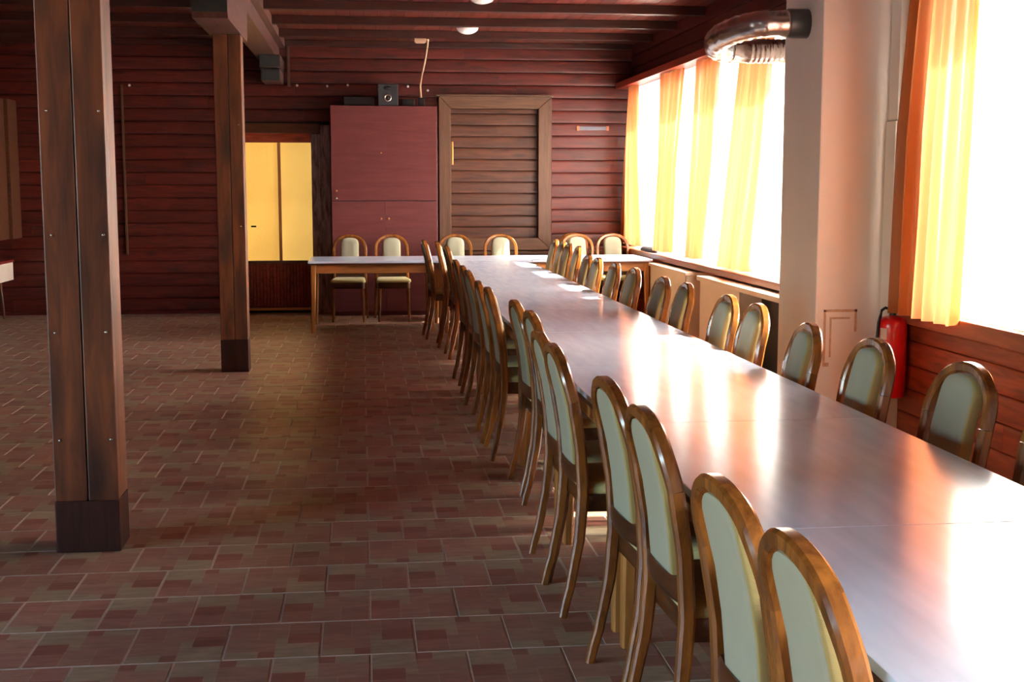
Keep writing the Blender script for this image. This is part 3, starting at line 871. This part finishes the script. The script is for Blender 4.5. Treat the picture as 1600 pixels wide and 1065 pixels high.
# ------------------------------------------------------------------ window dressing
def drape(name, mat, x, edge0, edge1, z0, z1, folds, amp, hem=0.0, seed=0, ny=90, nz=24):
    """edge0(t), edge1(t): y of the two sides at height t (0 bottom .. 1 top)"""
    rnd = random.Random(seed)
    ph = [rnd.uniform(0, 6.28) for _ in range(4)]
    bm = bmesh.new(); grid = []
    for j in range(nz+1):
        t = j/nz; r_ = []
        for i in range(ny+1):
            s = i/ny
            y = edge0(t) + (edge1(t)-edge0(t))*s
            f = math.sin(s*folds*2*PI + ph[0] + 0.5*math.sin(s*7+ph[1]) + 0.35*math.sin(t*2.2+ph[2]))
            f2 = math.sin(s*folds*4.6*PI + ph[3])*0.3
            zz = z0 + (z1-z0)*t
            if hem and j == 0: zz = z0 + hem*abs(math.sin(s*(edge1(0)-edge0(0))/0.14*PI))
            r_.append(bm.verts.new((x + amp*(f+f2)*(0.65+0.35*(1-t)), y, zz)))
        grid.append(r_)
    for j in range(nz):
        for i in range(ny):
            bm.faces.new((grid[j][i], grid[j][i+1], grid[j+1][i+1], grid[j+1][i]))
    yc = (edge0(0)+edge1(0))/2
    for v in bm.verts: v.co -= Vector((x, yc, z0))
    o = finish(name, bm, mat, smooth='all'); o.location = (x, yc, z0)
    return o
def pw(bot, mid, top):
    return lambda t: (bot + (mid-bot)*t*2) if t < 0.5 else (mid + (top-mid)*(t-0.5)*2)
G = 'orange curtains of the far window row'
tag(drape('curtain', 'curtain', 3.20, pw(14.60, 14.85, 14.95), pw(15.62, 15.5, 15.3), 0.83, 2.70, 6, 0.045, seed=1), 'orange curtain hanging in the far corner at the back wall', 'curtain', G)
tag(drape('curtain', 'curtain', 3.20, pw(13.2, 13.1, 12.75), pw(13.75, 13.6, 13.6), 0.83, 2.70, 4, 0.05, seed=2), 'second orange curtain from the far corner', 'curtain', G)
tag(drape('curtain', 'curtain', 3.20, pw(12.0, 11.65, 11.45), pw(12.35, 12.25, 12.15), 0.83, 2.70, 4, 0.05, seed=3), 'third orange curtain from the far corner, narrow and tapering down', 'curtain', G)
tag(drape('curtain', 'curtain', 3.19, pw(10.45, 10.15, 9.95), pw(11.25, 10.95, 10.65), 0.81, 2.70, 5, 0.05, seed=4), 'orange curtain nearest the pillar in the far window row', 'curtain', G)
tag(drape('curtain', 'curtain', 3.19, pw(8.86, 8.86, 8.86), pw(9.4, 9.35, 9.35), 0.83, 2.70, 4, 0.028, seed=5), 'orange curtain hidden behind the cream pillar', 'curtain', G)
tag(drape('curtain', 'curtain', 3.20, pw(6.62, 6.53, 6.48), pw(7.37, 7.36, 7.22), 0.768, 2.90, 5, 0.05, seed=6, ny=120), 'large orange curtain beside the red fire extinguisher', 'curtain', 'orange curtains of the near window')
tag(drape('curtain', 'curtain', 3.20, pw(4.95, 4.95, 4.95), pw(5.72, 5.7, 5.7), 0.762, 2.90, 5, 0.04, seed=8), 'orange curtain drawn closed beyond the right edge of the photo', 'curtain', 'orange curtains of the near window')
G = 'sheer white voiles'
for i, (a, b, lb) in enumerate([(13.4, 15.3, 'sheer white voile between the corner curtain and the second curtain'), (12.0, 13.4, 'sheer white voile between the second and third curtains'),
                                (10.6, 12.0, 'sheer white voile between the third curtain and the one nearest the pillar'), (8.55, 10.6, 'sheer white voile between the cream pillar and the curtain nearest it')]):
    tag(drape('voile', 'voile', 3.275, pw(a, a, a), pw(b, b, b), 0.80, 2.71, (b-a)*8, 0.012, hem=0.035, seed=20+i, ny=int((b-a)*90)), lb, 'voile', G)
tag(drape('voile', 'voile', 3.285, pw(5.62, 5.62, 5.62), pw(7.2, 7.2, 7.2), 0.797, 2.91, 12, 0.012, hem=0.03, seed=31, ny=150), 'sheer white voile right of the large curtain over the extinguisher', 'voile', G)

# convector boxes under the far windows
root = empty('radiator_cover', (3.15, 12.5, 0))
tag(root, 'cream radiator cover behind the right end of the back table', 'radiator cover')
adopt(boxo('top_shelf', 'rad_white', 3.02, 3.29, 11.82, 13.40, 0.685, 0.715, bev=0.004), root)
adopt(boxo('front_panel', 'rad_white', 3.04, 3.06, 11.9, 13.36, 0.08, 0.685, bev=0.004), root)
adopt(boxo('side_panel', 'rad_white', 3.04, 3.29, 11.83, 11.85, 0.0, 0.685, bev=0.003), root)
adopt(boxo('side_panel', 'rad_white', 3.04, 3.29, 13.36, 13.38, 0.0, 0.685, bev=0.003), root)
bm = bmesh.new(); tube(bm, [(3.05, 11.84, 0.60), (3.0, 11.84, 0.60), (2.99, 11.84, 0.56), (2.99, 11.84, 0.5)], 0.012, 8)
adopt(finish('valve_pipe', bm, 'silver', smooth='all'), root)
root = empty('radiator_cover', (3.15, 9.9, 0))
tag(root, 'cream radiator cover with an open dark niche next to the pillar', 'radiator cover')
adopt(boxo('top_shelf', 'rad_white', 3.00, 3.29, 8.55, 11.33, 0.68, 0.72, bev=0.004), root)
adopt(boxo('front_panel', 'rad_white', 3.03, 3.05, 10.12, 11.30, 0.06, 0.68, bev=0.004), root)
adopt(boxo('side_panel', 'rad_white', 3.03, 3.29, 11.28, 11.31, 0.0, 0.68, bev=0.003), root)
adopt(boxo('side_panel', 'rad_white', 3.03, 3.29, 10.09, 10.12, 0.0, 0.68, bev=0.003), root)
adopt(boxo('niche_back', 'dark', 3.22, 3.29, 8.56, 10.09, 0.0, 0.68), root)
# flattened dark lump on the sill, standing for no particular object
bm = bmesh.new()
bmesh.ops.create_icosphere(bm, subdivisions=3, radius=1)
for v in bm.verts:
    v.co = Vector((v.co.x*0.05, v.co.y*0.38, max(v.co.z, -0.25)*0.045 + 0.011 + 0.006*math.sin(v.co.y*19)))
o = finish('dark_lump', bm, 'lump', smooth='all'); o.location = (3.20, 14.18, 0.795)
tag(o, 'dark flat lump on the window sill in the far corner', 'cloth')

# ------------------------------------------------------------------ tables
def make_table(L, W, label, group, loc, rz=0.0, rails_mat='beech_x', insets=None):
    """L along local x"""
    root = empty('dining_table', loc, rz); tag(root, label, 'table', group)
    bm = bmesh.new(); box(bm, -L/2+0.0012, L/2-0.0012, -W/2, W/2, 0.7285, 0.75, 0.0015)
    o = finish('tabletop', bm, 'laminate', root)
    bm = bmesh.new(); box(bm, -L/2+0.002, L/2-0.002, -W/2-0.0015, W/2+0.0015, 0.712, 0.7283, 0.001)
    o = finish('edge_band', bm, 'edge_dark', root)
    for sx in (-1, 1):
        for sy in (-1, 1):
            bm = bmesh.new()
            ins = insets[(sx, sy)] if insets else 0.055
            off = 0.035 if insets else 0.055
            top = Vector((sx*(L/2-ins), sy*(W/2-off), 0.712)); bot = Vector((sx*(L/2-ins+0.012), sy*(W/2-off+0.008), 0))
            sweep(bm, [top, top.lerp(bot, 0.5), bot], 0.08 if insets else 0.06, 0.06, (1, 0, 0), 8, taper=lambda t: 1-0.35*t)
            finish('leg', bm, 'beech', root, smooth=30)
    for sy in (-1, 1):
        bm = bmesh.new(); box(bm, -L/2+0.085, L/2-0.085, sy*(W/2-0.055)-0.011, sy*(W/2-0.055)+0.011, 0.622, 0.712, 0.002)
        finish('apron', bm, rails_mat, root)
    for sx in (-1, 1):
        bm = bmesh.new(); box(bm, sx*(L/2-0.055)-0.011, sx*(L/2-0.055)+0.011, -W/2+0.085, W/2-0.085, 0.622, 0.712, 0.002)
        finish('apron', bm, rails_mat, root)
    return root
ORD = ['first', 'second', 'third', 'fourth', 'fifth', 'sixth', 'seventh', 'eighth', 'ninth', 'tenth', 'eleventh', 'twelfth', 'thirteenth', 'fourteenth', 'fifteenth', 'sixteenth', 'seventeenth']
left_y = [2.02, 2.45, 3.27, 3.78, 4.60, 5.02, 5.84, 6.40, 7.22, 7.72, 8.70, 9.21, 9.95]
left_x = [.690, .682, .708, .708, .672, .678, .750, .745, .690, .680, .696, .700, .700]
right_y = [3.36, 3.92, 4.60, 5.18, 6.05, 6.55, 7.42, 7.92, 8.80, 9.42, 10.08, 10.52, 11.45, 11.95, 12.45, 12.95]
right_x = [2.0, 1.955, 1.915, 1.86, 1.915, 1.915, 1.91, 1.89, 1.895, 1.88, 1.87, 1.87, 1.935, 1.93, 1.95, 1.95]
def leg_inset(seam, direction, seats):
    best = None
    for ins in (0.13, 0.05, 0.09, 0.18, 0.24, 0.30):
        y = seam + direction*ins
        pen = sum(max(0, 0.235-abs(y-c)) for c in seats)
        if best is None or pen < best[0]-1e-6: best = (pen, ins)
    return best[1]
seats_l = [y-0.03 for y in left_y] + [11.45, 12.25, 12.95]
seats_r = [y-0.03 for y in right_y]
GT = 'pale tables pushed together into the long row'
bounds = [0.11 + 1.33*i for i in range(11)]
for i in range(10):
    yc = (bounds[i]+bounds[i+1])/2
    lb = 'pale laminate table with beech legs, %s of the long row counted from the camera' % ORD[i]
    if i == 9: lb = 'pale laminate table ending the long row at the cross tables'
    # rotated by +90 degrees: local +x runs along +y, local +y points to -x (the left side)
    ins = {(sx, sy): leg_inset(bounds[i+1] if sx > 0 else bounds[i], -sx, seats_l if sy > 0 else seats_r) for sx in (-1, 1) for sy in (-1, 1)}
    make_table(1.33, 0.878, lb, GT, (1.27, yc, 0), PI/2, insets=ins)
GB = 'pale tables set across the far end'
make_table(1.335, 0.93, 'pale cross table at the far left, in front of the maroon cabinet', GB, (0.095, 13.895, 0))
make_table(1.01, 0.93, 'pale cross table in the middle, closing the long table row', GB, (1.268, 13.895, 0))
make_table(1.30, 0.93, 'sunlit white cross table at the far right by the radiator cover', GB, (2.425, 13.895, 0))

# ------------------------------------------------------------------ chairs
def prof_y(z):
    """how far back the rear frame stands at height z"""
    K = [(0, -0.268), (0.15, -0.232), (0.30, -0.205), (0.45, -0.195), (0.60, -0.203), (0.75, -0.226), (0.90, -0.262), (1.0, -0.29)]
    for (a, ya), (b, yb) in zip(K, K[1:]):
        if z <= b:
            t = (z-a)/(b-a); t = t*t*(3-2*t)*0.35 + t*0.65
            return ya + (yb-ya)*t
    return K[-1][1]
CHH = 0.965
RX, RZ = 0.181, 0.20           # arch half width and height (centre line)
ZA = CHH - 0.019 - RZ          # where the arch starts
ZJ = 0.775
def chair(name='bentwood_chair'):
    root = empty(name, (0, 0, 0))
    side_fn = lambda i: Vector((0, 1, 0))
    # rear legs, up to the joint ring
    for sx in (-1, 1):
        pts = []
        for i in range(15):
            z = (ZJ-0.0003)*i/14
            xx = RX + 0.012*(1-min(z/0.45, 1))**1.5 - 0.004*math.sin(min(max((z-0.3)/0.45, 0), 1)*PI)
            pts.append((sx*xx, prof_y(z), z))
        bm = bmesh.new()
        sweep(bm, pts, 0.040, 0.034, (0, 1, 0), 8, taper=lambda t: 0.68+0.32*min(t/0.5, 1))
        finish('leg', bm, 'chair', root, smooth=35)
    # bent arch
    pts = []
    def add(xx, z): pts.append((xx, prof_y(z), z))
    add(-RX, ZJ+0.0003)
    for i in range(0, 25):
        a = PI - PI*i/24
        z = ZJ + 0.004 + (CHH-0.019-ZJ-0.004)*math.sin(a)**0.86
        add(RX*math.copysign(abs(math.cos(a))**0.92, math.cos(a)), z)
    add(RX, ZJ+0.0003)
    bm = bmesh.new(); sweep(bm, pts, 0.040, 0.034, (0, 1, 0.0), 8)
    finish('arch', bm, 'chair', root, smooth=35)
    # back pad
    bm = bmesh.new()
    hw, z0, zt = 0.103, 0.535, CHH-0.040
    outline = [(-hw, z0), (-hw*0.4, z0-0.004), (hw*0.4, z0-0.004), (hw, z0), (hw, 0.65), (hw, 0.75)]
    for i in range(0, 13):
        a = PI*i/12
        outline.append((hw*math.copysign(abs(math.cos(a))**0.75, math.cos(a)), zt-0.075+0.075*math.sin(a)**0.8))
    outline += [(-hw, 0.75), (-hw, 0.65)]
    zc_ = (z0+zt)/2
    def ringat(scale, off):
        out = []
        for xx, z in outline:
            z_ = zc_ + (z-zc_)*(1-(1-scale)*0.35); x_ = xx*scale
            out.append(bm.verts.new((x_, prof_y(z_)+off, z_)))
        return out
    layers = [(0.0, -0.021, 0), (0.80, -0.021, 0), (0.97, -0.017, 0), (1.0, -0.010, 1), (1.0, 0.016, 1), (0.97, 0.027, 0), (0.80, 0.035, 0), (0.0, 0.037, 0)]
    rr = [ringat(s if s > 0 else 0.35, o_) for s, o_, _ in layers]
    n = len(outline)
    for li, (a, b) in enumerate(zip(rr, rr[1:])):
        for i in range(n):
            f = bm.faces.new((a[i], a[(i+1) % n], b[(i+1) % n], b[i])); f.material_index = 1 if li in (2, 3, 4) else 0
    bm.faces.new(rr[0]); bm.faces.new(rr[-1])
    bmesh.ops.recalc_face_normals(bm, faces=bm.faces)
    finish('backrest', bm, ['sage', 'gimp'], root, smooth=60)
    # back rail under the pad
    bm = bmesh.new()
    pts = [(-RX+0.012 + (2*RX-0.024)*i/8, prof_y(0.505) - 0.018*math.sin(PI*i/8), 0.505) for i in range(9)]
    sweep(bm, pts, 0.024, 0.062, (0, 1, 0), 8)
    finish('back_rail', bm, 'chair_rail', root, smooth=35)
    # seat frame
    bm = bmesh.new()
    fw, bw, fy, by = 0.192, 0.170, 0.19, -0.19
    def slab(zs, pts2, mi=0, bulge=None):
        rings = [[bm.verts.new((x, y, z)) for x, y in pts2(k)] for z, k in zs]
        m_ = len(rings[0])
        for a, b in zip(rings, rings[1:]):
            for i in range(m_): bm.faces.new((a[i], a[(i+1) % m_], b[(i+1) % m_], b[i]))
        bm.faces.new(list(reversed(rings[0]))); bm.faces.new(rings[-1])
    def plan(k):
        o_ = []
        for i in range(7):
            a = -PI/2*0 + (PI/2)*i/6
            o_.append((k*(fw-0.04+0.04*math.sin(a)), k*(fy-0.04+0.04*math.cos(a)) ))
        o_ += [(k*bw, k*by), (-k*bw, k*by)]
        for i in range(7):
            a = PI/2 - (PI/2)*i/6
            o_.append((-k*(fw-0.04+0.04*math.sin(a)), k*(fy-0.04+0.04*math.cos(a))))
        return o_
    slab([(0.375, 0.955), (0.378, 0.965), (0.437, 0.965), (0.44, 0.96)], plan)
    bmesh.ops.recalc_face_normals(bm, faces=bm.faces)
    finish('seat_frame', bm, 'chair_rail', root, smooth=35)
    bm = bmesh.new()
    slab([(0.4405, 0.985), (0.447, 1.01), (0.462, 1.01), (0.474, 0.98), (0.481, 0.90), (0.485, 0.7), (0.487, 0.3)], plan)
    bmesh.ops.recalc_face_normals(bm, faces=bm.faces)
    finish('seat', bm, 'seat', root, smooth='all')
    for sx in (-1, 1):
        bm = bmesh.new()
        sweep(bm, [(sx*0.158, 0.158, 0.376), (sx*0.163, 0.163, 0.2), (sx*0.172, 0.172, 0)], 0.036, 0.036, (1, 0, 0), 8, taper=lambda t: 1-0.38*t)
        finish('leg', bm, 'chair', root, smooth=35)
    return root
proto = chair()
kids = list(proto.children)
first = [True]
def place(x, y, rz, label, group, s=1.0):
    if first[0]:
        o = proto; first[0] = False
    else:
        o = proto.copy(); COL.objects.link(o)
        for c in kids:
            d = c.copy(); COL.objects.link(d); d.parent = o
    o.location = (x, y, 0); o.rotation_euler = (0, 0, rz); o.scale = (s, s, s)
    tag(o, label, 'chair', group)
    return o

# apex x/y measured on the photograph; origin lies 0.28 m in front of the top of the back
rnd = random.Random(3)
gl = 'bentwood chairs along the left side of the long row'
LL = ['nearest chair of the left row, its back cut by the bottom photo edge', 'second chair from the camera on the left side, just behind the nearest arch',
      'third chair from the camera in the left row, nearer of the second pair', 'fourth chair from the camera in the left row, farther of the second pair']
for i, (y, x) in enumerate(zip(left_y, left_x)):
    lb = LL[i] if i < 4 else '%s chair from the camera in the left row, dark arch and sage pad' % ORD[i]
    place(x+0.280, y-0.03, -PI/2 + {0: 0.02, 1: 0.06, 2: 0.04, 3: 0.06, 4: 0.03, 5: 0.03, 6: 0.05}.get(i, rnd.uniform(-0.03, 0.06)), lb, gl)
for (x, y), w_ in zip([(0.735, 11.55), (0.72, 12.55), (0.60, 13.0-0.25)][:3], ['nearest', 'middle', 'farthest']):
    pass
place(0.735+0.285, 11.45, -PI/2+0.03, 'nearest of the three sunlit arches ending the left chair row', gl, 1.04)
place(0.70+0.285, 12.25, -PI/2-0.03, 'middle of the three sunlit arches ending the left chair row', gl, 1.045)
place(0.60+0.285, 12.95, -PI/2+0.05, 'last chair of the left row, at the corner of the left cross table', gl, 1.03)
gr = 'bentwood chairs along the right side of the long row'
RL = ['chair at the right photo edge of which only one side shows', 'right side chair standing before the lit reddish wall boards',
      'chair in front of the red fire extinguisher', 'chair in front of the cream pillar face', 'chair in front of the dark niche beside the pillar', 'chair in front of the radiator cover next to the pillar']
for i, (y, x) in enumerate(zip(right_y, right_x)):
    lb = RL[i] if i < 6 else '%s chair from the camera in the right row, seen edgeways' % ORD[i]
    tilt = {3: 0.06, 2: -0.02, 1: -0.06, 0: -0.04}.get(i, 0.0)
    place(x-0.280, y-0.03, PI/2 + (rnd.uniform(-0.04, 0.04) if i > 3 else 0) - tilt, lb, gr, 1.03 if i > 11 else 1.0)
gb = 'bentwood chairs behind the cross tables'
for x, lb in ((-0.165, 'chair behind the left cross table, nearer the yellow glass door'), (0.335, 'chair behind the left cross table, under the cabinet knobs'),
              (1.065, 'chair behind the middle cross table, under the left frame side of the hatch'), (1.60, 'chair behind the middle cross table, under the hatch boards'),
              (2.51, 'chair behind the right cross table, in front of a turned chair'), (2.93, 'brightly sunlit chair at the right end behind the cross table')):
    place(x, 14.66, PI + rnd.uniform(-0.05, 0.05), lb, gb, 1.01)
place(2.42, 15.22, PI-0.5, 'turned chair standing behind another at the right of the hatch', gb, 1.0)
